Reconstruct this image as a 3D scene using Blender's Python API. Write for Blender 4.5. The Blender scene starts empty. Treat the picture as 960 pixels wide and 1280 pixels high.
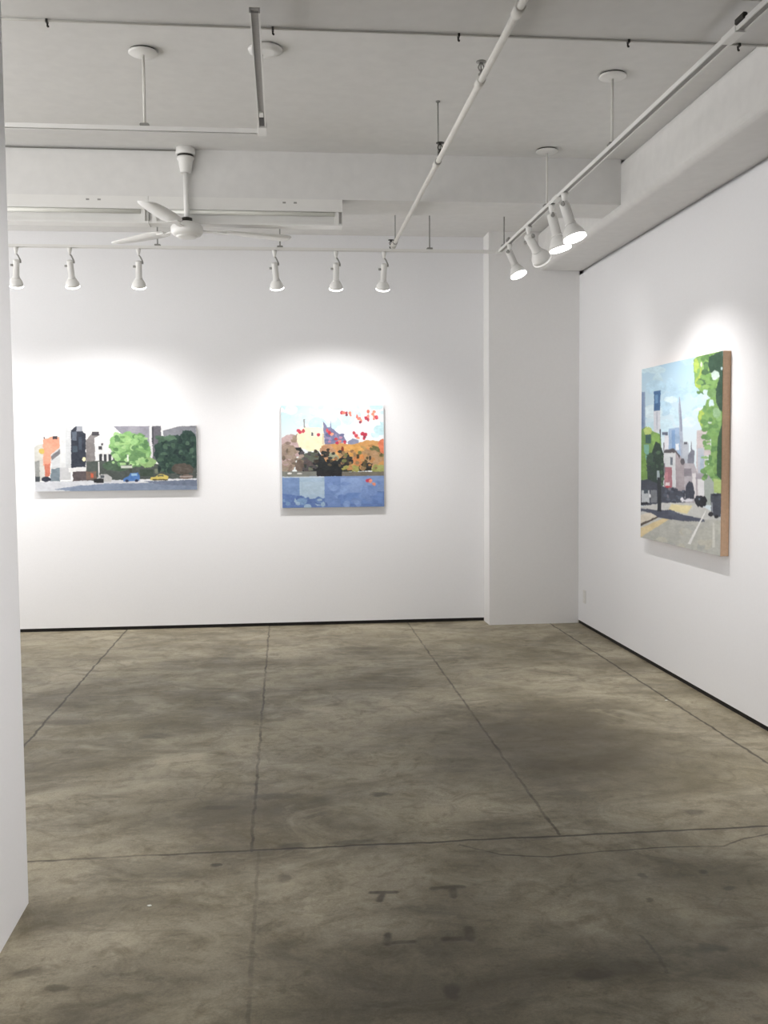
import bpy, bmesh, math, random
import numpy as np
from mathutils import Vector, Matrix
random.seed(7)
C = bpy.context.scene.collection
SC = bpy.context.scene
# ------------------------------------------------------------------ camera
F_PX, YAW, PITCH, ROLL, EYE = 1230.0, 0.1011, -0.0611, -0.008, 1.55
fw = Vector((math.sin(YAW)*math.cos(PITCH), math.cos(YAW)*math.cos(PITCH), math.sin(PITCH)))
rt = Vector((math.cos(YAW), -math.sin(YAW), 0)); up = rt.cross(fw)
RT = rt*math.cos(ROLL)+up*math.sin(ROLL); UP = up*math.cos(ROLL)-rt*math.sin(ROLL)
cd = bpy.data.cameras.new('camera'); cam = bpy.data.objects.new('camera', cd); C.objects.link(cam)
cd.sensor_fit = 'VERTICAL'; cd.sensor_height = 24; cd.lens = 24*F_PX/1280; cd.clip_start = 0.02
m = Matrix((RT, UP, -fw)).transposed().to_4x4(); m.translation = Vector((0, 0, EYE)); cam.matrix_world = m
SC.camera = cam
# ------------------------------------------------------------------ world, light, exposure
w = bpy.data.worlds.new('world'); SC.world = w; w.use_nodes = True
# fill glow for the unseen gallery, made brighter below to light the ceiling
_nt = w.node_tree; _bg = _nt.nodes['Background']; _bg.inputs[0].default_value = (1.0, 0.99, 0.985, 1)
_tc = _nt.nodes.new('ShaderNodeTexCoord'); _sx = _nt.nodes.new('ShaderNodeSeparateXYZ'); _mr = _nt.nodes.new('ShaderNodeMapRange')
_nt.links.new(_tc.outputs['Generated'], _sx.inputs[0]); _nt.links.new(_sx.outputs['Z'], _mr.inputs[0])
WORLD_LOW, WORLD_HIGH = 3.5, 0.25
for _i, _v in zip((1, 2, 3, 4), (-.1, .25, WORLD_LOW, WORLD_HIGH)): _mr.inputs[_i].default_value = _v
_nt.links.new(_mr.outputs[0], _bg.inputs[1])
SC.view_settings.view_transform = 'Standard'; SC.view_settings.look = 'None'
SC.view_settings.gamma = 1; SC.view_settings.use_curve_mapping = False
SC.view_settings.exposure = 0.08
SPOT_W = 49.0        # watts of one gallery lamp
LAMP_COL = (1.0, 0.97, 0.95)
def gallery_lamp(name, loc, target, energy, size=1.7, radius=.03, parent=None, blend=1.0):
    l = bpy.data.lights.new(name, 'SPOT'); l.energy = energy; l.spot_size = size; l.spot_blend = blend
    l.shadow_soft_size = radius; l.color = LAMP_COL
    o = bpy.data.objects.new(name, l); C.objects.link(o)
    d = (Vector(target)-Vector(loc)).normalized()
    o.rotation_euler = d.to_track_quat('-Z', 'Y').to_euler(); o.location = loc
    if parent: o.parent = parent; o.location = Vector(loc)-parent.location
    return o
# unseen fill spots, added at track height to brighten right wall and partition
gallery_lamp('fill_spot', (1.69, 1.6, 2.85), (2.6, 2.2, 1.2), 20, 1.2)
gallery_lamp('fill_spot', (1.69, 3.4, 2.85), (2.6, 4.7, .2), 150, 1.1)
gallery_lamp('fill_spot', (1.69, 1.2, 2.88), (-0.9, 3.25, 1.1), 400, .95)
for _x in (-3.0, -3.6, -4.3): gallery_lamp('fill_spot', (_x, 7.62, 2.84), (_x, 8.8, 1.2), 70)   # unseen, added at the back track's hidden end for bounce light
# ------------------------------------------------------------------ helpers
W, DB, DP, XP = 2.6173, 8.7925, 8.56, 1.805
ZC, ZB, ZS, XS = 3.457, 3.163, 3.119, 2.235
B1, B2, C1, C2 = 6.405, 6.786, 3.5, 3.873
ZT, XT, DT, XN, DN = 3.089, 1.692, 7.615, -0.079, 4.875
XL, YL = -0.9005, 3.428

def ray(u, v): return (fw*F_PX + RT*(u-480) - UP*(v-640))
def at(u, v, X=None, Y=None, Z=None):
    r = ray(u, v)
    t = X/r.x if X is not None else Y/r.y if Y is not None else (Z-EYE)/r.z
    return Vector((0, 0, EYE)) + r*t

def lin(c):
    return tuple((x/255/12.92 if x/255 <= .04045 else ((x/255+.055)/1.055)**2.4) for x in c)
def mat(name, rgb, rough=.5, metal=0, emit=0, bump=0, bscale=60, var=0.0, spec=.5):
    m = bpy.data.materials.new(name); m.use_nodes = True; nt = m.node_tree; b = nt.nodes['Principled BSDF']
    col = (*lin(rgb), 1)
    b.inputs['Roughness'].default_value = rough; b.inputs['Metallic'].default_value = metal
    b.inputs['Specular IOR Level'].default_value = spec
    tc = nt.nodes.new('ShaderNodeTexCoord')
    n = nt.nodes.new('ShaderNodeTexNoise'); n.inputs['Scale'].default_value = bscale; n.inputs['Detail'].default_value = 4
    nt.links.new(tc.outputs['Object'], n.inputs['Vector'])
    mx = nt.nodes.new('ShaderNodeMix'); mx.data_type = 'RGBA'; mx.blend_type = 'MULTIPLY'; mx.inputs[0].default_value = 1
    mx.inputs[6].default_value = col
    mr = nt.nodes.new('ShaderNodeMapRange'); mr.inputs[3].default_value = 1-var; mr.inputs[4].default_value = 1.0
    mr.inputs[1].default_value = .3; mr.inputs[2].default_value = .7
    nt.links.new(n.outputs[0], mr.inputs[0]); nt.links.new(mr.outputs[0], mx.inputs[7])
    nt.links.new(mx.outputs[2], b.inputs['Base Color'])
    if bump:
        bp = nt.nodes.new('ShaderNodeBump'); bp.inputs['Strength'].default_value = bump; bp.inputs['Distance'].default_value = .002
        nt.links.new(n.outputs[0], bp.inputs['Height']); nt.links.new(bp.outputs[0], b.inputs['Normal'])
    if emit:
        b.inputs['Emission Color'].default_value = (*LAMP_COL, 1); b.inputs['Emission Strength'].default_value = emit
    return m
M = dict(
    wall=mat('wall_paint', (238, 238, 240), .6, bump=.08, bscale=90, var=.02, spec=.3),
    ceil=mat('ceiling_paint', (226, 225, 223), .65, bump=.25, bscale=14, var=.05, spec=.3),
    pilaster=mat('column_paint', (236, 235, 234), .6, bump=.1, bscale=60, var=.02, spec=.3),
    white=mat('white_enamel', (232, 231, 228), .35, var=.04, bscale=8),
    pipe=mat('painted_pipe', (226, 224, 218), .5, var=.06, bscale=20),
    grey=mat('grey_metal', (150, 149, 145), .5, var=.06),
    slot=mat('track_slot', (168, 166, 164), .6, var=.1),
    dark=mat('dark_metal_and_gaps', (45, 43, 38), .5, var=.2),
    lens=mat('lit_bulb', (250, 250, 248), .3, emit=6),
    lensdim=mat('dim_bulb', (240, 240, 236), .3, emit=.35),
    black=mat('black_recess', (22, 19, 16), .8, var=.3, bscale=12),
    canvas=mat('white_canvas_edge', (205, 205, 205), .8, bump=.2, bscale=400, var=.05),
    wood=mat('bare_wood_edge', (214, 180, 150), .7, bump=.2, bscale=60, var=.12),
    tube=mat('unlit_tube', (235, 235, 228), .25, var=.02),
    plastic=mat('outlet_plastic', (225, 224, 220), .35, var=.02),
)
class MB:
    def __init__(s): s.bm = bmesh.new()
    def box(s, a, b, mtx=None, bev=0):
        a, b = Vector(a), Vector(b)
        r = bmesh.ops.create_cube(s.bm, size=1)
        vs = r['verts']
        for v in vs: v.co = Vector(((a.x+b.x)/2+v.co.x*(b.x-a.x), (a.y+b.y)/2+v.co.y*(b.y-a.y), (a.z+b.z)/2+v.co.z*(b.z-a.z)))
        if bev:
            es = list({e for v in vs for e in v.link_edges})
            g = bmesh.ops.bevel(s.bm, geom=es, offset=bev, segments=2, affect='EDGES')
            vs = list({v for f in g['faces'] for v in f.verts} | {v for v in vs if v.is_valid})
        if mtx is not None:
            for v in vs: v.co = mtx @ v.co
        return s
    def lathe(s, prof, origin=(0, 0, 0), axis=(0, 0, 1), n=24, caps=True):
        o = Vector(origin); q = Vector((0, 0, 1)).rotation_difference(Vector(axis).normalized())
        rings = []
        for r, h in prof:
            rings.append([s.bm.verts.new(o + q @ Vector((max(r, 1e-5)*math.cos(2*math.pi*k/n), max(r, 1e-5)*math.sin(2*math.pi*k/n), h))) for k in range(n)])
        for A, B in zip(rings, rings[1:]):
            for k in range(n): s.bm.faces.new((A[k], A[(k+1) % n], B[(k+1) % n], B[k])).smooth = True
        if caps:
            s.bm.faces.new(rings[0][::-1]); s.bm.faces.new(rings[-1])
        return s
    def tube(s, a, b, r, r2=None, n=16):
        a, b = Vector(a), Vector(b); return s.lathe([(r, 0), (r if r2 is None else r2, (b-a).length)], a, b-a, n)
    def path(s, pts, r, n=12):
        for a, b in zip(pts, pts[1:]): s.tube(a, b, r, n=n)
        return s
    def build(s, name, material, parent=None, smooth=False):
        me = bpy.data.meshes.new(name)
        bmesh.ops.recalc_face_normals(s.bm, faces=s.bm.faces)
        if parent is not None: bmesh.ops.translate(s.bm, verts=s.bm.verts, vec=-root_of(parent))
        s.bm.to_mesh(me); s.bm.free(); me.materials.append(material)
        o = bpy.data.objects.new(name, me); C.objects.link(o)
        if parent is not None: o.parent = parent
        return o
def root_of(p):
    v = Vector((0, 0, 0))
    while p is not None: v += p.location; p = p.parent
    return v
def thing(name, label, cat, loc, group=None):
    o = bpy.data.objects.new(name, None); C.objects.link(o); o.location = loc; o.empty_display_size = .05
    return tag(o, label, cat, group)
def tag(o, label, cat, group=None):
    o['label'] = label; o['category'] = cat
    if group: o['group'] = group
    return o
def struct(name, mb, material, label=None):
    o = mb.build(name, material); o['kind'] = 'structure'
    if label: o['label'] = label
    return o

# ------------------------------------------------------------------ floor material
def floor_material():
    m = bpy.data.materials.new('concrete_floor'); m.use_nodes = True; nt = m.node_tree; b = nt.nodes['Principled BSDF']
    L = nt.links.new
    def node(t, **k):
        n = nt.nodes.new(t)
        for a, v in k.items(): setattr(n, a, v)
        return n
    tc = node('ShaderNodeTexCoord'); pos = tc.outputs['Object']
    def noise(scale, detail=5, rough=.55, vec=None, dist=0, stretch=None):
        n = node('ShaderNodeTexNoise'); n.inputs['Scale'].default_value = scale; n.inputs['Detail'].default_value = detail
        n.inputs['Roughness'].default_value = rough; n.inputs['Distortion'].default_value = dist
        src = vec or pos
        if stretch:
            mp = node('ShaderNodeMapping'); mp.inputs['Scale'].default_value = stretch; L(src, mp.inputs['Vector']); src = mp.outputs[0]
        L(src, n.inputs['Vector']); return n
    def math_(op, a, b_=None, c=None, clamp=False):
        n = node('ShaderNodeMath', operation=op, use_clamp=clamp)
        for i, x in enumerate((a, b_, c)):
            if x is None: continue
            if isinstance(x, (int, float)): n.inputs[i].default_value = x
            else: L(x, n.inputs[i])
        return n.outputs[0]
    def rng(x, a, b_, c, d, smooth=False):
        n = node('ShaderNodeMapRange'); n.interpolation_type = 'SMOOTHSTEP' if smooth else 'LINEAR'
        for i, v in zip((1, 2, 3, 4), (a, b_, c, d)): n.inputs[i].default_value = v
        L(x, n.inputs[0]); return n.outputs[0]
    def mixc(f, A, B, mode='MIX'):
        n = node('ShaderNodeMix', data_type='RGBA', blend_type=mode)
        for i, x in ((0, f), (6, A), (7, B)):
            if isinstance(x, (int, float)): n.inputs[i].default_value = x
            elif isinstance(x, tuple): n.inputs[i].default_value = (*x, 1)
            else: L(x, n.inputs[i])
        return n.outputs[2]
    # wobble for cracks and stain outlines
    def wobble(scale, amp):
        n = noise(scale, 3)
        s = node('ShaderNodeVectorMath', operation='SUBTRACT'); L(n.outputs['Color'], s.inputs[0]); s.inputs[1].default_value = (.5, .5, .5)
        k = node('ShaderNodeVectorMath', operation='MULTIPLY'); L(s.outputs[0], k.inputs[0]); k.inputs[1].default_value = (amp, amp, 0)
        a = node('ShaderNodeVectorMath', operation='ADD'); L(k.outputs[0], a.inputs[0]); L(pos, a.inputs[1]); return a.outputs[0]
    wob = wobble(9, .03); wob2 = wobble(3, .45)
    def segdist(p, a, b_):
        ax, ay = a; dx, dy = b_[0]-ax, b_[1]-ay; l2 = dx*dx+dy*dy
        s = node('ShaderNodeVectorMath', operation='SUBTRACT'); L(p, s.inputs[0]); s.inputs[1].default_value = (ax, ay, 0)
        d = node('ShaderNodeVectorMath', operation='DOT_PRODUCT'); L(s.outputs[0], d.inputs[0]); d.inputs[1].default_value = (dx/l2, dy/l2, 0)
        t = math_('ADD', d.outputs['Value'], 0, clamp=True)
        q = node('ShaderNodeVectorMath', operation='SCALE'); q.inputs[0].default_value = (dx, dy, 0); L(t, q.inputs['Scale'])
        r = node('ShaderNodeVectorMath', operation='SUBTRACT'); L(s.outputs[0], r.inputs[0]); L(q.outputs[0], r.inputs[1])
        f = node('ShaderNodeVectorMath', operation='MULTIPLY'); L(r.outputs[0], f.inputs[0]); f.inputs[1].default_value = (1, 1, 0)
        ln = node('ShaderNodeVectorMath', operation='LENGTH'); L(f.outputs[0], ln.inputs[0]); return ln.outputs['Value']
    col = mixc(rng(noise(1.1, 8, .62, dist=.6, stretch=(.9, 1.25, 1)).outputs[0], .36, .66, 0, 1), lin((126, 117, 96)), lin((200, 190, 166)))
    # mottled patches and trowel marks
    col = mixc(rng(noise(2.6, 9, .66, dist=1.1, stretch=(.8, 1.4, 1)).outputs[0], .48, .70, 0, .7), col, lin((96, 89, 72)))
    col = mixc(rng(noise(7, 8, .7, dist=.8, stretch=(.7, 1.5, 1)).outputs[0], .56, .70, 0, .5), col, lin((88, 81, 65)))
    col = mixc(rng(noise(.7, 4, .5).outputs[0], .5, .72, 0, .4), col, lin((170, 160, 128)))
    col = mixc(rng(noise(34, 6, .75).outputs[0], .35, .7, 0, 1), mixc(1, col, (.86, .86, .86), 'MULTIPLY'), mixc(1, col, (1.06, 1.06, 1.05), 'MULTIPLY'))
    col = mixc(rng(noise(110, 4, .85).outputs[0], .35, .68, 0, .38), col, lin((70, 66, 55)))
    col = mixc(rng(noise(5.5, 10, .72, dist=1.6).outputs[0], .50, .66, 0, .55), col, lin((98, 89, 66)))
    col = mixc(rng(noise(14, 8, .75, dist=.5).outputs[0], .58, .72, 0, .6), col, lin((84, 74, 53)))
    col = mixc(rng(noise(2.0, 8, .7, dist=1.2).outputs[0], .54, .68, 0, .4), col, lin((196, 188, 164)))
    # large darker worn zones, the nearest also painting in some vignette: pixel centre, radii (m), strength
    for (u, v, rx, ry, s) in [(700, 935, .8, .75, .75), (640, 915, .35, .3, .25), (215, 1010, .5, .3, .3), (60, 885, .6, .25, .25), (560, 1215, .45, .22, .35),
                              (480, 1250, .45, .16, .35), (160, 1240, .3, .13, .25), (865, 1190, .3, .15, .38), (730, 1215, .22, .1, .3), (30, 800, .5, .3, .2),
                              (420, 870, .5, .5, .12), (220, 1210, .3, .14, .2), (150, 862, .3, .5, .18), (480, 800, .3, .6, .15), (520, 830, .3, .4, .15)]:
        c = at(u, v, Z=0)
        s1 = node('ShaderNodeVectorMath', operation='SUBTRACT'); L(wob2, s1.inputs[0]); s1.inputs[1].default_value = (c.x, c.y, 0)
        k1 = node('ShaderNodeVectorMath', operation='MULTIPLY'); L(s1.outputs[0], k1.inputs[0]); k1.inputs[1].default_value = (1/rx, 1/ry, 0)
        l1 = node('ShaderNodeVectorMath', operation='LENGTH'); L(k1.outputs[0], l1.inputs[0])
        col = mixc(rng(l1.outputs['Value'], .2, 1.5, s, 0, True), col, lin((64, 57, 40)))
    # small stains
    wob3 = wobble(22, .05)
    for (u, v, rx, ry, s) in [(476, 993, .05, .03, .7), (270, 1082, .022, .02, .8), (272, 1010, .09, .03, .5), (345, 995, .12, .05, .5), (330, 978, .1, .05, .4), (195, 920, .1, .06, .5),
                              (355, 1098, .03, .04, .5), (565, 1240, .03, .05, .6), (804, 1095, .02, .03, .5), (878, 1089, .02, .02, .6), (812, 1125, .015, .02, .5),
                              (912, 1110, .03, .02, .5), (870, 1015, .05, .04, .5), (80, 903, .2, .07, .45), (365, 1058, .06, .04, .5), (440, 1053, .1, .03, .45), (35, 1215, .06, .03, .5),
                              (70, 1235, .04, .02, .5), (890, 1185, .06, .03, .5), (740, 1218, .07, .03, .5), (500, 795, .12, .1, .3), (450, 816, .1, .1, .3), (555, 780, .1, .1, .2)]:
        c = at(u, v, Z=0)
        s1 = node('ShaderNodeVectorMath', operation='SUBTRACT'); L(wob3, s1.inputs[0]); s1.inputs[1].default_value = (c.x, c.y, 0)
        k1 = node('ShaderNodeVectorMath', operation='MULTIPLY'); L(s1.outputs[0], k1.inputs[0]); k1.inputs[1].default_value = (1/rx, 1/ry, 0)
        l1 = node('ShaderNodeVectorMath', operation='LENGTH'); L(k1.outputs[0], l1.inputs[0])
        col = mixc(rng(l1.outputs['Value'], .5, 1.25, s, 0, True), col, lin((62, 56, 46)))
    brk = rng(noise(3.5, 4, .7).outputs[0], .36, .6, .35, 1)
    P = lambda u, v: tuple(at(u, v, Z=0))[:2]
    segs = []   # (a, b, half width, strength, coordinate)
    for X in (-1.397, 2.357): segs.append(((X, -2), (X, DB), .0055, .8, wob))
    segs.append(((-.148, 3.78), (-.148, DB), .005, .75, wob)); segs.append(((-.118, -1), (-.118, 3.78), .005, .35, wob))
    segs.append(((1.085, 3.8), (1.099, DB), .005, .75, wob))
    segs.append(((-4, 3.78), (-.15, 3.79), .006, .75, wob)); segs.append(((-.15, 3.79), (4, 3.77), .006, .8, wob))
    segs.append(((-4, 6.36), (1.06, 6.36), .004, .45, wob)); segs.append(((-.15, 5.08), (1.7, 5.07), .004, .3, wob))
    cr = [P(*p) for p in [(575, 1056), (625, 1068), (690, 1071), (760, 1064), (850, 1058), (905, 1058), (930, 1048), (962, 1042)]]
    for a, c in zip(cr, cr[1:]): segs.append((a, c, .004, .7, wob))
    cr = [P(*p) for p in [(800, 1170), (825, 1195), (832, 1215)]]
    for a, c in zip(cr, cr[1:]): segs.append((a, c, .004, .4, wob))
    for (a, c, hw) in [((465, 1116), (494, 1115), .011), ((478, 1117), (474, 1126), .011), ((541, 1110), (576, 1109), .011), ((565, 1110), (568, 1121), .011),
                       ((482, 1179), (516, 1178), .009), ((486, 1168), (484, 1180), .011), ((557, 1174), (590, 1173), .011), ((584, 1161), (588, 1174), .013)]:
        segs.append((P(*a), P(*c), hw*.9, .779, wob))
    groove = None
    for a, c, hw, s, wv in segs:
        f = rng(segdist(wv, a, c), hw*.6, hw*2.0, s, 0, True)
        if s < .78: f = math_('MULTIPLY', f, brk)
        groove = f if groove is None else math_('MAXIMUM', groove, f)
    # fine hairline cracks
    vo = node('ShaderNodeTexVoronoi', feature='DISTANCE_TO_EDGE'); vo.inputs['Scale'].default_value = .9; L(wob2, vo.inputs['Vector'])
    hair = math_('MULTIPLY', rng(vo.outputs['Distance'], 0, .006, .3, 0), rng(noise(1.5, 3).outputs[0], .5, .6, 0, 1))
    col = mixc(hair, col, lin((70, 62, 50)))
    # pale rubbed lip beside the joints
    col = mixc(groove, col, lin((44, 34, 24)))
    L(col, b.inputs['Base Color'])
    L(rng(noise(4, 6, .6).outputs[0], .3, .7, .42, .62), b.inputs['Roughness'])
    b.inputs['Specular IOR Level'].default_value = .35
    h = math_('SUBTRACT', math_('MULTIPLY', noise(60, 5, .7).outputs[0], .12), groove)
    bp = node('ShaderNodeBump'); bp.inputs['Strength'].default_value = .5; bp.inputs['Distance'].default_value = .002
    L(h, bp.inputs['Height']); L(bp.outputs[0], b.inputs['Normal'])
    return m

# ------------------------------------------------------------------ room shell
XF, YF = -5.0, -2.5
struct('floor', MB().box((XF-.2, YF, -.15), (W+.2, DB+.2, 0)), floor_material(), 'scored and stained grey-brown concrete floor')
struct('ceiling', MB().box((XF-.2, YF, ZC), (W+.2, DB+.2, ZC+.15)), M['ceil'], 'white painted plaster ceiling')
struct('wall_back', MB().box((XF, DB, .03), (W+.2, DB+.2, ZC)), M['wall'], 'white back wall with two small paintings')
struct('wall_right', MB().box((W, YF, .03), (W+.2, DB, ZS-.03)).box((W+.045, YF, ZS-.03), (W+.2, DB, ZC)), M['wall'], 'white right wall with the tall painting')
struct('wall_behind', MB().box((XL, YF-.2, 0), (W+.2, YF, ZC)), M['wall'])  # unseen wall, added to cut the fill light from behind
struct('wall_left', MB().box((XL-.16, YF, 0), (XL, YL, ZC)), M['wall'], 'near white partition wall at the left edge')
struct('wall_column', MB().box((XP, DP, 0), (W, DB, ZC)), M['pilaster'], 'white pilaster in the far right corner')
struct('baseboard_back', MB().box((XF, DB+.008, 0), (XP, DB+.1, .03)), M['black'], 'black gap along the foot of the back wall')
struct('baseboard_right', MB().box((W+.008, YF, 0), (W+.1, DP, .03)), M['black'], 'black gap along the foot of the right wall')
struct('trim_1', MB().box((XF, B1, ZB), (XS, B2, ZC)), M['ceil'], 'far ceiling beam behind the fan')
struct('trim_2', MB().box((XF, C1, ZB), (XS, C2, ZC)), M['ceil'], 'near ceiling beam across the top of the view')
sf = MB().box((XS, YF, ZS), (W+.045, DP, ZC)); o = struct('trim_3', sf, M['ceil'], 'long boxed soffit above the right wall')
bv = o.modifiers.new('bevel', 'BEVEL'); bv.width = .05; bv.segments = 6

# ------------------------------------------------------------------ paintings
def vnoise(x, y, scale, seed):
    rs = np.random.RandomState(seed); g = rs.rand(64, 64)
    X, Y = x/scale, y/scale; xi, yi = np.floor(X).astype(int), np.floor(Y).astype(int); fx, fy = X-xi, Y-yi
    fx = fx*fx*(3-2*fx); fy = fy*fy*(3-2*fy); G = lambda a, b: g[a % 64, b % 64]
    return (G(xi, yi)*(1-fx)+G(xi+1, yi)*fx)*(1-fy)+(G(xi, yi+1)*(1-fx)+G(xi+1, yi+1)*fx)*fy
def homog(q):   # unit square (0,0)(1,0)(1,1)(0,1) -> four pixel corners TL TR BR BL
    A, B = [], []
    for (x, y), (u, v) in zip([(0, 0), (1, 0), (1, 1), (0, 1)], q):
        A += [[x, y, 1, 0, 0, 0, -u*x, -u*y], [0, 0, 0, x, y, 1, -v*x, -v*y]]; B += [u, v]
    return np.append(np.linalg.solve(np.array(A, float), np.array(B, float)), 1).reshape(3, 3)
class Paint:
    def __init__(s, quad, nx, ny, T, wob=.5):
        H = homog(quad); x, y = np.meshgrid(np.linspace(0, 1, nx), np.linspace(0, 1, ny)); s.nx, s.ny = nx, ny
        d = H[2, 0]*x+H[2, 1]*y+1
        s.u = (H[0, 0]*x+H[0, 1]*y+H[0, 2])/d; s.v = (H[1, 0]*x+H[1, 1]*y+H[1, 2])/d
        s.T = T; s.k = 0; s.wob = wob; s.img = np.zeros((ny, nx, 3))
    def wpos(s, wob=None):
        s.k += 1; a = s.wob if wob is None else wob
        return (s.u+(vnoise(s.u, s.v, 3.1, s.k)-.5)*2*a+(vnoise(s.u, s.v, 1.1, s.k+500)-.5)*a,
                s.v+(vnoise(s.u, s.v, 3.1, s.k+900)-.5)*2*a+(vnoise(s.u, s.v, 1.1, s.k+1300)-.5)*a)
    def fill(s, mask, col, var=7):
        n = (vnoise(s.u, s.v*1.6, 2.2, s.k+77)-.5)*2*var+(vnoise(s.u, s.v, 6., s.k+78)-.5)*2*var
        c = np.array(col, float)[None, None, :]+n[..., None]
        mk = mask[..., None] if mask.dtype != bool else mask[..., None].astype(float)
        s.img = s.img*(1-mk)+c*mk
    def grad(s, c0, c1, v0, v1, u0=None, u1=None, c2=None):
        t = np.clip((s.v-v0)/(v1-v0), 0, 1)[..., None]; s.img = np.array(c0)*(1-t)+np.array(c1)*t
        if c2 is not None:
            t = np.clip((s.u-u0)/(u1-u0), 0, 1)[..., None]; s.img = s.img*(1-t)+np.array(c2)*t
    def poly(s, pts, col, var=7, wob=None):
        X, Y = s.wpos(wob); P = [s.T(*p) for p in pts]; ins = np.zeros(X.shape, bool)
        for (x0, y0), (x1, y1) in zip(P, P[1:]+P[:1]):
            if y0 == y1: continue
            c = ((y0 > Y) != (y1 > Y)) & (X < (x1-x0)*(Y-y0)/(y1-y0)+x0); ins ^= c
        s.fill(ins, col, var)
    def rect(s, x0, y0, x1, y1, col, var=6, wob=.25): s.poly([(x0, y0), (x1, y0), (x1, y1), (x0, y1)], col, var, wob)
    def blob(s, x, y, rx, ry, col, var=10, wob=1.2):
        X, Y = s.wpos(wob); (cx, cy), (ex, ey) = s.T(x, y), s.T(x+rx, y+ry)
        s.fill(((X-cx)/abs(ex-cx))**2+((Y-cy)/abs(ey-cy))**2 < 1, col, var)
    def dabs(s, pts, r, cols, seed):
        rn = random.Random(seed)
        for (x, y) in pts: s.blob(x+rn.uniform(-6, 6), y+rn.uniform(-6, 6), r*rn.uniform(.7, 1.2), r*rn.uniform(.7, 1.2), rn.choice(cols), 14, .5)
    def scatter(s, x0, y0, x1, y1, n, r, cols, seed):
        rn = random.Random(seed)
        for _ in range(n): s.blob(rn.uniform(x0, x1), rn.uniform(y0, y1), r*rn.uniform(.5, 1.3), r*rn.uniform(.4, 1.1), rn.choice(cols), 8, .6)

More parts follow.
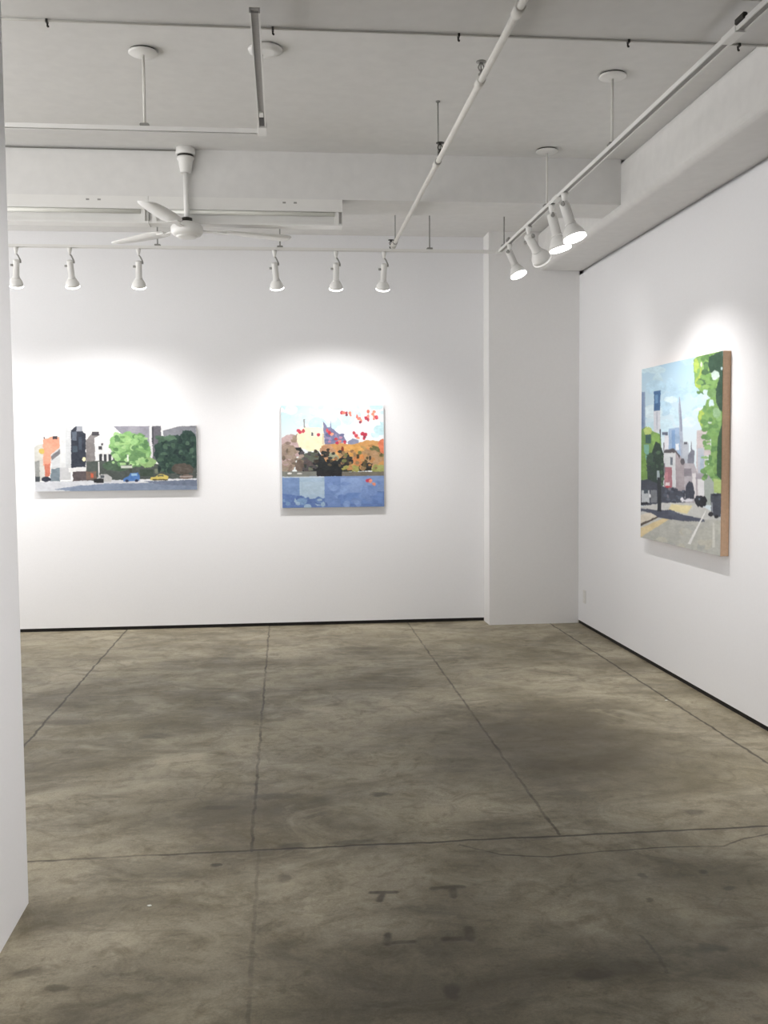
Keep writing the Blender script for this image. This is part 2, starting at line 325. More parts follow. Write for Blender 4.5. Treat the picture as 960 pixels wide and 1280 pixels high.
def paint_street():
    T = lambda x, y: (30+x/4.174, 520+y/4.174)
    p = Paint([(42, 533.3), (244.5, 532.8), (244.5, 613.5), (43.5, 614.8)], 420, 170, T, .45)
    p.img[:] = (248, 249, 247)
    p.poly([(45, 170), (70, 150), (105, 145), (108, 340), (45, 340)], (206, 205, 198))
    p.poly([(50, 240), (78, 235), (80, 340), (50, 340)], (150, 152, 150))
    p.poly([(98, 125), (150, 108), (186, 112), (186, 180), (140, 200), (135, 260), (98, 262)], (243, 158, 128))
    p.poly([(104, 255), (135, 250), (132, 315), (106, 318)], (212, 118, 92))
    p.rect(148, 106, 172, 122, (60, 55, 60)); p.rect(100, 112, 108, 122, (90, 60, 60))
    p.blob(90, 186, 15, 15, (218, 186, 88), wob=.3)
    p.poly([(138, 205), (184, 165), (184, 62), (246, 60), (246, 275), (138, 278)], (205, 208, 211))
    p.rect(184, 62, 215, 270, (220, 222, 223)); p.poly([(140, 210), (186, 175), (186, 200), (140, 235)], (120, 118, 122))
    p.poly([(138, 278), (184, 272), (184, 342), (132, 342)], (118, 134, 145)); p.rect(182, 272, 240, 336, (196, 197, 200))
    p.poly([(243, 78), (270, 52), (302, 52), (305, 85), (320, 95), (318, 275), (243, 275)], (48, 54, 68))
    p.rect(272, 50, 303, 82, (158, 162, 172)); p.rect(248, 84, 272, 130, (92, 102, 118)); p.rect(250, 160, 275, 190, (70, 84, 98)); p.rect(282, 110, 298, 180, (64, 74, 90))
    p.poly([(320, 130), (350, 92), (392, 98), (385, 250), (372, 310), (320, 310)], (132, 127, 127)); p.rect(352, 84, 388, 104, (70, 68, 74))
    p.blob(309, 228, 9, 11, (238, 226, 170), wob=.2)
    p.poly([(364, 118), (455, 66), (480, 84), (520, 130), (520, 245), (368, 248)], (228, 229, 229))
    p.poly([(460, 54), (656, 54), (662, 240), (560, 180), (500, 90)], (150, 149, 162)); p.rect(540, 56, 600, 90, (164, 162, 174))
    p.rect(666, 54, 712, 240, (108, 106, 116)); p.rect(712, 54, 725, 120, (236, 237, 238)); p.rect(650, 54, 664, 245, (228, 228, 230)); p.rect(664, 60, 672, 150, (70, 72, 80))
    p.poly([(722, 78), (800, 58), (896, 54), (896, 170), (722, 170)], (138, 140, 150)); p.poly([(712, 52), (800, 52), (740, 74), (720, 78)], (246, 247, 246))
    for x in (388, 412, 436, 460): p.rect(x, 202, x+15, 242, (58, 58, 64), wob=.15)
    p.rect(386, 160, 404, 178, (62, 62, 68)); p.rect(398, 145, 408, 158, (70, 70, 76)); p.rect(368, 248, 520, 262, (160, 160, 160))
    p.poly([(322, 240), (380, 236), (560, 250), (896, 260), (896, 338), (322, 342)], (78, 86, 82))
    p.poly([(250, 292), (322, 290), (350, 300), (350, 344), (250, 344)], (86, 76, 78)); p.rect(318, 292, 372, 335, (120, 96, 84))
    p.poly([(228, 274), (316, 268), (318, 290), (230, 296)], (228, 228, 228))
    p.rect(342, 302, 356, 326, (214, 96, 66)); p.rect(382, 240, 388, 330, (232, 232, 232), wob=.1)
    # bright tree
    p.blob(545, 160, 98, 72, (134, 188, 112)); p.blob(500, 150, 60, 55, (142, 196, 118)); p.blob(600, 190, 60, 62, (126, 178, 104)); p.blob(560, 225, 80, 45, (104, 150, 92))
    p.blob(640, 248, 42, 26, (146, 184, 116)); p.blob(480, 262, 80, 28, (72, 98, 76)); p.blob(520, 130, 40, 26, (158, 206, 126))
    p.scatter(450, 100, 640, 260, 60, 14, [(150, 202, 124), (116, 168, 98), (96, 144, 90), (168, 212, 140)], 3)
    p.rect(532, 205, 541, 240, (226, 236, 220)); p.rect(545, 255, 556, 300, (60, 66, 60)); p.rect(500, 262, 560, 276, (205, 210, 200))
    # dark trees
    for a in [(790, 190, 112, 85), (850, 140, 48, 62), (735, 205, 60, 70), (820, 240, 80, 60), (760, 265, 60, 40)]: p.blob(*a, (44, 70, 63))
    p.scatter(690, 110, 890, 300, 70, 15, [(36, 58, 56), (56, 84, 72), (74, 104, 84), (46, 74, 64)], 4)
    p.blob(760, 120, 30, 14, (92, 126, 100)); p.blob(820, 282, 60, 30, (92, 84, 76)); p.rect(675, 280, 692, 305, (120, 130, 110)); p.rect(598, 282, 668, 318, (60, 76, 64))
    # street and cars
    p.poly([(40, 345), (896, 330), (896, 400), (40, 400)], (208, 211, 218)); p.rect(600, 334, 893, 350, (232, 234, 238))
    p.poly([(150, 385), (280, 366), (420, 356), (893, 352), (896, 400), (300, 400)], (128, 143, 168)); p.poly([(620, 345), (896, 338), (896, 372), (680, 360)], (112, 124, 148))
    p.blob(112, 332, 24, 13, (38, 44, 60), wob=.4); p.rect(54, 318, 80, 345, (70, 76, 84))
    p.poly([(376, 330), (392, 308), (425, 306), (452, 325), (448, 346), (376, 348)], (186, 186, 186)); p.rect(358, 330, 410, 352, (40, 42, 46)); p.rect(392, 312, 412, 326, (84, 92, 100))
    p.poly([(510, 332), (538, 318), (550, 300), (588, 300), (598, 318), (596, 342), (512, 346)], (74, 122, 192)); p.rect(553, 304, 584, 316, (150, 190, 222)); p.blob(530, 342, 9, 7, (40, 50, 80), wob=.1); p.blob(580, 341, 9, 7, (40, 50, 80), wob=.1)
    p.poly([(652, 326), (680, 320), (694, 308), (722, 308), (746, 320), (746, 336), (652, 340)], (220, 198, 100)); p.rect(690, 311, 722, 320, (110, 110, 84)); p.rect(664, 334, 742, 341, (100, 88, 50))
    p.blob(840, 322, 36, 12, (130, 112, 102), wob=.4); p.rect(805, 318, 872, 324, (172, 160, 156))
    return p
def paint_lake():
    T = lambda x, y: (340+x/6.4, 495+y/6.4)
    p = Paint([(351.5, 506.8), (479.3, 506.8), (479, 635), (352, 635.2)], 300, 300, T, .5)
    p.grad((186, 232, 240), (236, 244, 246), 507, 560, 352, 470, (238, 244, 250))
    p.scatter(80, 80, 880, 300, 40, 60, [(208, 238, 246), (226, 242, 250), (240, 246, 250), (196, 234, 242)], 11)
    p.blob(150, 400, 90, 95, (200, 172, 172)); p.blob(110, 500, 80, 120, (168, 146, 132)); p.scatter(80, 320, 220, 600, 30, 24, [(190, 160, 160), (160, 140, 120), (150, 130, 118), (176, 156, 140)], 12)
    p.poly([(196, 360), (200, 280), (250, 262), (254, 180), (262, 250), (400, 255), (402, 198), (418, 400), (392, 440), (300, 445), (215, 410)], (250, 240, 198), 6)
    p.poly([(300, 262), (400, 258), (410, 330), (310, 330)], (253, 246, 214), 4); p.rect(250, 185, 262, 255, (150, 150, 150)); p.rect(312, 292, 326, 320, (90, 90, 100)); p.rect(400, 300, 412, 390, (225, 205, 170))
    p.poly([(404, 198), (440, 250), (462, 250), (468, 190), (474, 255), (530, 305), (560, 308), (596, 375), (418, 392)], (124, 126, 164)); p.scatter(420, 260, 560, 380, 16, 14, [(150, 140, 180), (104, 108, 150), (190, 130, 160)], 13)
    p.poly([(600, 372), (640, 345), (690, 355), (690, 400), (600, 400)], (140, 146, 176))
    p.poly([(390, 400), (470, 385), (560, 380), (640, 392), (760, 358), (892, 366), (892, 590), (390, 560)], (220, 160, 92))
    p.scatter(400, 400, 890, 540, 60, 26, [(232, 172, 96), (206, 146, 88), (190, 150, 90), (236, 150, 88), (180, 140, 100)], 14)
    p.blob(440, 450, 60, 60, (196, 146, 108)); p.blob(880, 410, 34, 60, (232, 122, 84)); p.blob(820, 440, 42, 36, (118, 116, 74)); p.blob(640, 440, 80, 50, (228, 166, 84)); p.blob(780, 500, 110, 60, (186, 146, 104)); p.blob(480, 480, 34, 26, (170, 172, 140)); p.blob(560, 432, 10, 24, (140, 60, 40), wob=.3)
    p.poly([(180, 415), (225, 412), (262, 470), (340, 450), (365, 445), (430, 530), (520, 515), (600, 455), (640, 540), (560, 590), (555, 645), (360, 645), (235, 605), (232, 500)], (40, 44, 46))
    p.blob(300, 495, 70, 45, (96, 104, 90)); p.blob(270, 560, 60, 50, (96, 84, 84)); p.scatter(230, 450, 360, 600, 20, 16, [(110, 116, 96), (80, 76, 80), (60, 70, 66)], 15); p.blob(515, 500, 14, 22, (150, 160, 130), wob=.3)
    p.poly([(740, 560), (800, 545), (790, 605), (560, 610), (560, 585), (650, 580)], (48, 46, 42)); p.blob(690, 520, 48, 52, (208, 130, 76)); p.blob(700, 495, 30, 30, (222, 140, 70)); p.rect(670, 470, 692, 505, (70, 60, 40)); p.blob(745, 560, 40, 26, (52, 50, 48))
    p.blob(640, 585, 90, 24, (168, 164, 88)); p.blob(850, 590, 60, 34, (164, 168, 96)); p.blob(590, 600, 44, 12, (60, 62, 50))
    p.scatter(340, 430, 640, 560, 34, 17, [(40, 44, 46), (70, 62, 54), (96, 84, 66), (54, 60, 58), (150, 110, 74)], 31); p.scatter(560, 450, 880, 590, 34, 18, [(150, 120, 80), (96, 84, 56), (196, 140, 84), (120, 124, 72), (60, 56, 50)], 32)
    p.scatter(90, 420, 240, 610, 18, 18, [(140, 120, 106), (170, 150, 136), (120, 106, 92)], 33); p.blob(215, 560, 30, 50, (112, 96, 86))
    p.rect(70, 605, 350, 648, (130, 132, 124)); p.rect(550, 612, 896, 648, (122, 116, 104)); p.blob(135, 620, 18, 8, (225, 222, 220), wob=.2); p.blob(215, 622, 20, 6, (222, 218, 214), wob=.2); p.blob(100, 585, 30, 18, (160, 146, 128)); p.rect(350, 600, 552, 646, (42, 42, 46))
    p.rect(60, 646, 900, 910, (124, 152, 204)); p.rect(60, 646, 215, 910, (120, 150, 200)); p.rect(214, 650, 412, 840, (166, 192, 216)); p.poly([(60, 780), (200, 800), (300, 830), (420, 820), (600, 780), (900, 770), (900, 910), (60, 910)], (98, 128, 190))
    p.rect(214, 690, 412, 790, (174, 198, 218)); p.rect(540, 660, 780, 790, (136, 164, 216)); p.rect(540, 780, 880, 870, (110, 144, 208)); p.rect(412, 650, 540, 890, (112, 142, 200))
    p.scatter(80, 820, 420, 890, 26, 26, [(90, 118, 180), (120, 156, 200), (156, 184, 210), (104, 136, 194)], 16); p.scatter(430, 700, 880, 880, 22, 34, [(104, 136, 200), (130, 160, 214), (118, 148, 206)], 17); p.rect(78, 646, 410, 654, (205, 214, 220), wob=.1)
    R = [(228, 84, 96), (240, 128, 110), (214, 60, 84), (244, 150, 120), (196, 56, 70)]
    p.dabs([(556, 130), (578, 135), (600, 140), (625, 135), (630, 150), (684, 160), (690, 185), (715, 195), (705, 212), (752, 175), (772, 165), (770, 190), (800, 150), (812, 185), (815, 160), (836, 175), (815, 125), (760, 130),
            (212, 272), (225, 285), (243, 284), (364, 316), (440, 280), (452, 296), (470, 305), (510, 350), (512, 372), (540, 368), (574, 370), (656, 295), (672, 318), (680, 340), (722, 300), (735, 322), (735, 345), (745, 310), (752, 690), (768, 678), (776, 690), (812, 708)], 14, R, 5)
    p.dabs([(700, 208), (598, 150), (735, 335), (760, 192)], 9, [(140, 60, 80)], 6)
    return p
def paint_avenue():
    T = lambda x, y: (780+x/6.4, 430+y/6.4)      # y + 896 for the lower half
    K = 896
    p = Paint([(803, 460), (905, 440), (899, 696), (800, 671)], 280, 330, T, .4)
    p.grad((172, 212, 238), (220, 236, 244), 445, 560)
    p.scatter(150, 100, 620, 700, 40, 60, [(184, 220, 242), (200, 230, 244), (214, 236, 246)], 21)
    p.rect(140, 375, 172, 690, (142, 166, 200)); p.rect(140, 375, 158, 690, (120, 146, 188))
    p.rect(240, 530, 294, 705, (208, 212, 222)); p.poly([(243, 374), (299, 366), (291, 530), (243, 532)], (66, 108, 158)); p.rect(252, 400, 276, 470, (104, 150, 196)); p.rect(262, 540, 272, 680, (176, 184, 200), wob=.1)
    p.poly([(445, 425), (451, 425), (464, 560), (476, 800), (476, 960), (440, 960), (446, 640), (441, 520)], (168, 178, 198), wob=.15); p.poly([(449, 440), (452, 440), (468, 620), (470, 700), (456, 700)], (142, 150, 172), wob=.1)
    p.rect(326, 730, 362, 860, (220, 222, 230)); p.poly([(360, 676), (444, 670), (456, 900), (360, 900)], (154, 182, 216)); p.rect(384, 690, 410, 860, (122, 160, 208)); p.rect(415, 800, 440, 850, (226, 232, 238))
    p.rect(468, 796, 520, 1100, (184, 192, 204)); p.rect(480, 786, 508, 806, (92, 96, 108)); p.poly([(506, 1000), (512, 890), (536, 860), (540, 770), (548, 850), (566, 860), (560, 1010)], (124, 128, 144))
    p.poly([(586, 700), (690, 680), (700, 1260), (572, 1260)], (206, 194, 196)); p.rect(590, 840, 640, 1040, (188, 196, 210)); p.rect(645, 900, 690, 1040, (214, 220, 226))
    p.poly([(560, 960), (590, 1040), (580, 1280), (480, 1280), (480, 960)], (180, 174, 182)); p.rect(478, 1000, 540, 1060, (136, 130, 140)); p.rect(545, 1040, 574, 1250, (224, 220, 222))
    p.poly([(414, 850), (455, 905), (482, 960), (482, 1280), (408, 1280)], (166, 156, 162)); p.blob(470, 945, 17, 26, (96, 92, 100), wob=.3)
    p.rect(316, 866, 414, 1270, (208, 212, 216)); p.poly([(318, 852), (400, 836), (452, 900), (446, 916), (414, 870), (318, 872)], (88, 84, 90)); p.rect(370, 905, 390, 968, (110, 120, 134)); p.rect(316, 790, 326, 860, (150, 150, 160)); p.rect(306, 704, 352, 728, (96, 106, 130)); p.rect(288, 680, 297, 1000, (80, 84, 96), wob=.1)
    p.rect(574, K+144, 704, K+192, (164, 158, 168)); p.rect(588, K+190, 652, K+330, (226, 226, 230)); p.rect(610, K+0, 640, K+140, (170, 190, 212)); p.rect(640, K+180, 720, K+400, (168, 178, 172)); p.rect(655, K+60, 700, K+150, (216, 224, 226))
    p.rect(322, K+90, 384, K+275, (172, 112, 124)); p.rect(330, K+212, 366, K+240, (232, 214, 220)); p.rect(330, K+240, 372, K+262, (200, 60, 76)); p.rect(300, K+60, 330, K+150, (120, 116, 126)); p.rect(326, K+130, 352, K+200, (196, 130, 140))
    # left trees
    p.poly([(135, 680), (180, 655), (225, 690), (290, 720), (300, 800), (310, 900), (300, 1200), (135, 1240)], (120, 162, 86)); p.blob(192, 690, 34, 34, (196, 218, 120)); p.blob(250, 760, 34, 50, (138, 184, 88)); p.rect(172, 720, 216, 790, (58, 96, 92)); p.rect(160, 800, 200, 930, (120, 180, 160))
    p.blob(150, 960, 26, 120, (124, 168, 76))
    p.poly([(236, 830), (256, 775), (290, 800), (318, 880), (320, 1050), (300, 1200), (190, 1180), (186, 960)], (46, 68, 58)); p.blob(215, 930, 34, 60, (58, 84, 68)); p.scatter(190, 850, 310, 1160, 30, 15, [(40, 60, 56), (60, 86, 70), (78, 110, 84), (50, 66, 66)], 22)
    p.rect(262, K+115, 284, K+190, (170, 184, 190)); p.poly([(130, K+190), (190, K+180), (330, K+250), (400, K+270), (480, K+290), (490, K+390), (130, K+392)], (70, 76, 92))
    p.scatter(300, K+260, 480, K+370, 20, 16, [(90, 98, 116), (56, 62, 78), (120, 116, 128)], 23)
    p.rect(138, K+270, 202, K+372, (196, 202, 208)); p.rect(158, K+262, 192, K+296, (70, 84, 96)); p.blob(207, K+316, 11, 15, (230, 232, 236), wob=.1); p.rect(212, K+270, 262, K+370, (120, 126, 134)); p.blob(160, K+374, 36, 8, (36, 40, 50), wob=.2)
    p.poly([(484, K+360), (496, K+240), (520, K+205), (548, K+218), (564, K+290), (560, K+345)], (58, 64, 80)); p.blob(510, K+360, 34, 14, (226, 226, 236)); p.blob(462, K+350, 14, 16, (232, 232, 240))
    # street
    p.poly([(120, K+400), (300, K+375), (400, K+374), (560, K+378), (700, K+450), (800, K+500), (800, K+860), (120, K+800)], (206, 207, 204)); p.poly([(120, K+630), (360, K+500), (800, K+520), (800, K+860), (120, K+800)], (188, 189, 182)); p.scatter(200, K+560, 740, K+760, 16, 50, [(192, 193, 184), (182, 184, 180), (198, 196, 182)], 24)
    p.poly([(376, K+388), (545, K+400), (500, K+470), (350, K+430)], (238, 224, 168)); p.poly([(120, K+470), (200, K+448), (270, K+478), (120, K+545)], (228, 218, 200)); p.poly([(120, K+575), (330, K+488), (360, K+506), (120, K+650)], (232, 210, 158))
    p.poly([(120, K+540), (262, K+482), (276, K+488), (120, K+560)], (84, 72, 62)); p.poly([(120, K+412), (280, K+432), (370, K+430), (460, K+470), (640, K+512), (640, K+532), (430, K+518), (280, K+492), (215, K+452), (120, K+436)], (82, 88, 108))
    p.rect(266, K+170, 296, K+440, (42, 48, 56)); p.poly([(648, K+440), (656, K+440), (528, K+706), (504, K+704)], (238, 238, 236), wob=.15); p.poly([(704, K+540), (718, K+540), (722, K+735), (700, K+735)], (214, 214, 206), wob=.15)
    p.blob(612, K+365, 50, 48, (34, 38, 48)); p.blob(590, K+342, 24, 22, (50, 56, 66)); p.blob(600, K+350, 8, 8, (120, 140, 160), wob=.1)
    # right trees
    p.poly([(562, 130), (620, 80), (800, 50), (790, 1260), (722, 1100), (690, 1000), (700, 720), (625, 690), (594, 600), (606, 545), (655, 500), (668, 440), (612, 380), (572, 320)], (128, 174, 92))
    for a in [(588, 180, 22, 60), (600, 310, 26, 50), (622, 600, 26, 60), (620, 250, 20, 50)]: p.blob(*a, (176, 204, 84))
    p.scatter(590, 90, 780, 420, 46, 24, [(128, 176, 92), (96, 142, 76), (150, 192, 104), (78, 118, 76)], 25); p.scatter(630, 520, 770, 1100, 60, 24, [(124, 174, 92), (96, 146, 80), (140, 188, 110), (110, 160, 90)], 26)
    p.poly([(690, 110), (800, 60), (796, 560), (770, 540), (742, 480), (740, 380), (770, 280), (760, 230), (700, 240), (680, 180)], (52, 84, 64)); p.poly([(752, 760), (800, 600), (796, 1000), (776, 1100), (740, 1060), (745, 900)], (52, 88, 62))
    p.blob(736, 262, 34, 36, (204, 226, 214)); p.blob(680, 420, 28, 34, (200, 228, 234)); p.blob(700, 480, 24, 30, (206, 232, 238)); p.blob(660, 390, 18, 20, (206, 232, 240)); p.blob(626, 170, 8, 20, (226, 236, 200), wob=.3); p.blob(790, 208, 8, 14, (190, 214, 220), wob=.2); p.blob(745, 560, 30, 40, (150, 190, 140))
    p.blob(690, 640, 14, 8, (206, 220, 210), wob=.4); p.blob(712, 400, 40, 34, (120, 164, 96))
    p.poly([(716, K+190), (780, K+200), (776, K+310), (716, K+300)], (180, 206, 122)); p.poly([(692, K+312), (775, K+306), (770, K+492), (692, K+480)], (72, 78, 92)); p.blob(735, K+318, 38, 10, (44, 48, 60), wob=.3); p.rect(694, K+380, 706, K+470, (150, 156, 166)); p.blob(690, K+472, 20, 18, (30, 32, 40), wob=.3); p.blob(735, K+492, 18, 14, (34, 36, 44), wob=.3)
    return p
mp = bpy.data.materials.new('oil_paint'); mp.use_nodes = True
_b = mp.node_tree.nodes['Principled BSDF']; _b.inputs['Roughness'].default_value = .55; _b.inputs['Specular IOR Level'].default_value = .3
_a = mp.node_tree.nodes.new('ShaderNodeAttribute'); _a.attribute_name = 'paint'; mp.node_tree.links.new(_a.outputs['Color'], _b.inputs['Base Color'])
_n = mp.node_tree.nodes.new('ShaderNodeTexNoise'); _n.inputs['Scale'].default_value = 120; _u = mp.node_tree.nodes.new('ShaderNodeBump'); _u.inputs['Strength'].default_value = .2; _u.inputs['Distance'].default_value = .001
mp.node_tree.links.new(_n.outputs[0], _u.inputs['Height']); mp.node_tree.links.new(_u.outputs[0], _b.inputs['Normal'])
def painting(P, tl, tr, bl, nrm, thick, edge, label):
    """tl/tr/bl = world corners of the painted face, nrm = direction it faces"""
    tl, tr, bl, nrm = map(Vector, (tl, tr, bl, nrm)); ex, ey = tr-tl, bl-tl
    ctr = tl+ex/2+ey/2-nrm*thick
    t = thing('painting', label, 'painting', ctr)
    nx, ny = P.nx, P.ny
    s, r = np.meshgrid(np.linspace(0, 1, nx), np.linspace(0, 1, ny))
    base = np.array(tl-ctr); V = base+s[..., None]*np.array(ex)+r[..., None]*np.array(ey)
    V = V.reshape(-1, 3)
    i = np.arange(nx*ny).reshape(ny, nx); Fc = np.stack([i[:-1, :-1], i[1:, :-1], i[1:, 1:], i[:-1, 1:]], -1).reshape(-1, 4)
    me = bpy.data.meshes.new('painted_face'); me.from_pydata(V.tolist(), [], Fc.tolist())
    im = P.img; pd = np.pad(im, ((1, 1), (1, 1), (0, 0)), 'edge')
    im = (im*2+pd[:-2, 1:-1]+pd[2:, 1:-1]+pd[1:-1, :-2]+pd[1:-1, 2:])/6      # brushed edges
    gm = im.mean(2, keepdims=True); im = gm+(im-gm)*.86
    c = np.clip(im, 0, 255)/255*.95; cl = np.where(c <= .04045, c/12.92, ((c+.055)/1.055)**2.4)
    at_ = me.color_attributes.new('paint', 'FLOAT_COLOR', 'POINT')
    at_.data.foreach_set('color', np.concatenate([cl.reshape(-1, 3), np.ones((nx*ny, 1))], 1).astype(np.float32).ravel())
    me.materials.append(mp); o = bpy.data.objects.new('painted_face', me); C.objects.link(o); o.parent = t
    # stretcher block right behind the painted face
    mb = MB(); X, Y = ex.normalized(), ey.normalized(); Mx = Matrix((X, Y, -nrm)).transposed().to_4x4(); Mx.translation = tl
    mb.box((0, 0, .0012), (ex.length, ey.length, thick-.0005), Mx, .002)
    mb.build('canvas_edge', edge, t)
    return t
WF = W-.052; YC = DB-.045
a, b_, c = at(42, 533, Y=YC), at(245, 533, Y=YC), at(44, 614.5, Y=YC)
painting(paint_street(), (a.x, YC, a.z), (b_.x, YC, a.z), (a.x, YC, c.z), (0, -1, 0), .045, M['canvas'], 'wide low painting of a city street with orange building, green trees and a taxi')
a, b_, c = at(351.3, 507, Y=YC), at(479.3, 507, Y=YC), at(352, 635, Y=YC)
painting(paint_lake(), (a.x, YC, a.z), (b_.x, YC, a.z), (a.x, YC, c.z), (0, -1, 0), .045, M['canvas'], 'square painting of a cream building and autumn trees above blue water with pink leaves')
a, b_ = at(803, 460, X=WF), at(905, 440, X=WF); c = at(800, 671, X=WF); d = at(899, 696, X=WF)
zt_, zb_ = (a.z+b_.z)/2, (c.z+d.z)/2; ya, yb = (a.y+c.y)/2, (b_.y+d.y)/2
painting(paint_avenue(), (WF, ya, zt_), (WF, yb, zt_), (WF, ya, zb_), (-1, 0, 0), .052, M['wood'], 'tall painting of a skyscraper avenue on the right wall, bare wood side')

# ------------------------------------------------------------------ tracks
def track(name_label, A, B, group=None):
    A, B = Vector(A), Vector(B); t = thing('light_track', name_label, 'light track', (A+B)/2, group)
    X = (B-A).normalized(); Z = Vector((0, 0, 1)); Y = Z.cross(X); Mx = Matrix((X, Y, Z)).transposed().to_4x4(); Mx.translation = A; l = (B-A).length
    mb = MB(); mb.box((0, -.016, .004), (l, .016, .0125), Mx)
    for s in (-1, 1): mb.box((0, s*.016-.003, -.007), (l, s*.016+.003, .0125), Mx)
    mb.build('housing', M['white'], t)
    MB().box((0.01, -.0129, -.002), (l-.01, .0129, .004), Mx).build('slot', M['slot'], t)
    return t, Mx, l
tb, Mx, l = track('long white light track hanging in front of the back wall', (-4.6, DT, ZT), (XT-.02, DT, ZT))
tr_, Mr, lr = track('long white light track running along the right wall', (XT, DT+.02, ZT), (XT, -2.2, ZT))
for y in (6.0, 3.62):      # joiners covering the slot
    MB().box((XT-.022, y-.06, ZT-.010), (XT+.022, y+.06, ZT+.016), None, .002).build('joiner', M['white'], tr_)
tn, Mn, ln = track('near white light track running left and right below the ceiling', (-4.6, DN, ZT), (XN-.02, DN, ZT))
ts, Ms, ls = track('short white light track coming towards the viewer from the corner joiner', (XN, DN+.02, ZT), (XN, 3.56, ZT))
MB().box((XN-.022, DN-.1, ZT-.010), (XN+.022, DN+.024, ZT+.016), None, .002).build('joiner', M['white'], ts)
MB().box((XN-.01, DN-.23, ZT-.007), (XN+.01, DN-.12, ZT-.001)).build('contact', M['dark'], ts)
MB().box((XN-.009, DN-.3, ZT-.008), (XN+.009, DN-.24, ZT-.002)).build('contact_cover', M['tube'], ts)
MB().box((XT-.03, DT-.03, ZT-.010), (XT+.022, DT+.024, ZT+.016), None, .002).build('joiner', M['white'], tr_)
# hangers: rod from ceiling to track with a little saddle
def hanger(x, y, label, disc, group):
    t = thing('track_hanger', label, 'hanger', (x, y, ZC), group)
    MB().tube((x, y, ZT+.02), (x, y, ZC-.005), .0065 if disc else .005).build('rod', M['pipe'] if disc else M['grey'], t)
    MB().box((x-.022, y-.022, ZT+.0132), (x+.022, y+.022, ZT+.026), None, .003).build('saddle', M['grey'], t)
    if disc:
        MB().lathe([(.062, -.009), (.062, 0)], (x, y, ZC), n=32).build('disc_gap', M['dark'], t)  # dark ring paints in the shadow line between disc and ceiling
        MB().lathe([(.02, -.024), (.064, -.018), (.069, -.014), (.069, -.008)], (x, y, ZC), n=32).build('ceiling_disc', M['white'], t)
    return t
for u, wh in ((197, 'beside the fan hub'), (350, 'above the third lamp from the right'), (537, 'just right of the pipe end')):
    p = at(u, 308, Y=DT); hanger(p.x, DT, 'thin rod holding the back light track '+wh, False, 'rods of the back track')
p = at(768, 93, Z=ZC); hanger(XT, p.y, 'white ceiling disc and rod holding the right track, nearer one', True, 'disc hangers')
p = at(680, 187, Z=ZC); hanger(XT, p.y, 'white ceiling disc and rod holding the right track, just before the beam', True, 'disc hangers')
hanger(XT, DT-.15, 'thin rod holding the far end of the right light track', False, 'rods of the back track')
p = at(180, 66, Z=ZC); hanger(p.x, DN, 'white ceiling disc and rod holding the near left light track', True, 'disc hangers')
t = thing('ceiling_canopy', 'round white ceiling plate above the corner of the near light track', 'ceiling plate', (XN-.005, 4.83, ZC))
MB().lathe([(.07, -.006), (.07, 0)], (XN+.02, 4.80, ZC), n=40).build('plate_gap', M['dark'], t)  # shade of the gap above the plate, put into a dark ring
MB().lathe([(.04, -.024), (.078, -.018), (.082, -.006)], (XN+.02, 4.80, ZC), n=40).build('plate', M['white'], t)
MB().tube((XN+.0, 4.82, ZT+.01), (XN+.0, 4.82, ZC-.016), .008).build('rod', M['white'], t)
# small dark track clips on the right track
for y in (7.25, 3.52):
    MB().box((XT-.028, y-.035, ZT+.008), (XT-.01, y+.035, ZT+.03), None, .003).build('clip', M['grey'] if y > 5 else M['dark'], tr_)

# ------------------------------------------------------------------ spotlights
def spotlight(x, y, target, label, s=1.0, lit='lens', energy=SPOT_W, group=None, drop=.10, tz=ZT, size=1.72, q=1.0, aim=None):
    A = Vector((x, y, tz-.007)); t = thing('spotlight', label, 'spotlight', A, group)
    J = A+Vector((0, 0, -drop*s)); d = (Vector(target)-J).normalized()
    side = d.cross(Vector((0, 0, 1))).normalized()
    MB().lathe([(.017*s, 0), (.017*s, -.012*s), (.008*s, -.05*s)], A, (0, 0, 1)).build('track_adapter', M['white'], t)
    k = J+side*.028*s
    arm = MB(); arm.path([A+Vector((0, 0, -.045*s)), A+Vector((0, 0, -.06*s))+side*.012*s, k+Vector((0, 0, .012*s)), k], .0055*s); arm.build('arm', M['grey'], t)
    bk = J-d*.012*s
    g = .125*q*s     # where the straight body ends
    body = MB().lathe([(.006*s, -.004*s), (.02*s, 0), (.0235*s, .006*s), (.0235*s, g), (.027*s, g+.002), (.027*s, g+.009*s)], bk, d).build('lamp_body', M['white'], t)
    MB().tube(J+side*.02*s, J+side*.034*s, .009*s).build('pivot', M['grey'], t)
    MB().tube(J-side*.018*s+d*.03*s, J-side*.042*s+d*.03*s, .0085*s).build('knob', M['grey'], t)
    # flared bulb collar (open shell) and glowing glass
    bk = bk+d*(g-.125*s)
    MB().lathe([(.024*s, .134*s), (.034*s, .145*s), (.049*s, .172*s), (.053*s, .192*s), (.050*s, .192*s), (.046*s, .174*s), (.022*s, .14*s)], bk, d, 32, caps=False).build('bell', M['white'], t)
    MB().lathe([(.012*s, .15*s), (.0485*s, .188*s), (.0535*s, .196*s), (.0535*s, .202*s), (.045*s, .206*s), (.02*s, .2085*s), (.001, .209*s)], bk, d, 32).build('bulb', M[lit], t)
    if energy:
        L = bk+d*.23*s; gallery_lamp('lamp_light', L, aim or L+d, energy, size, .018, parent=t)
    return t
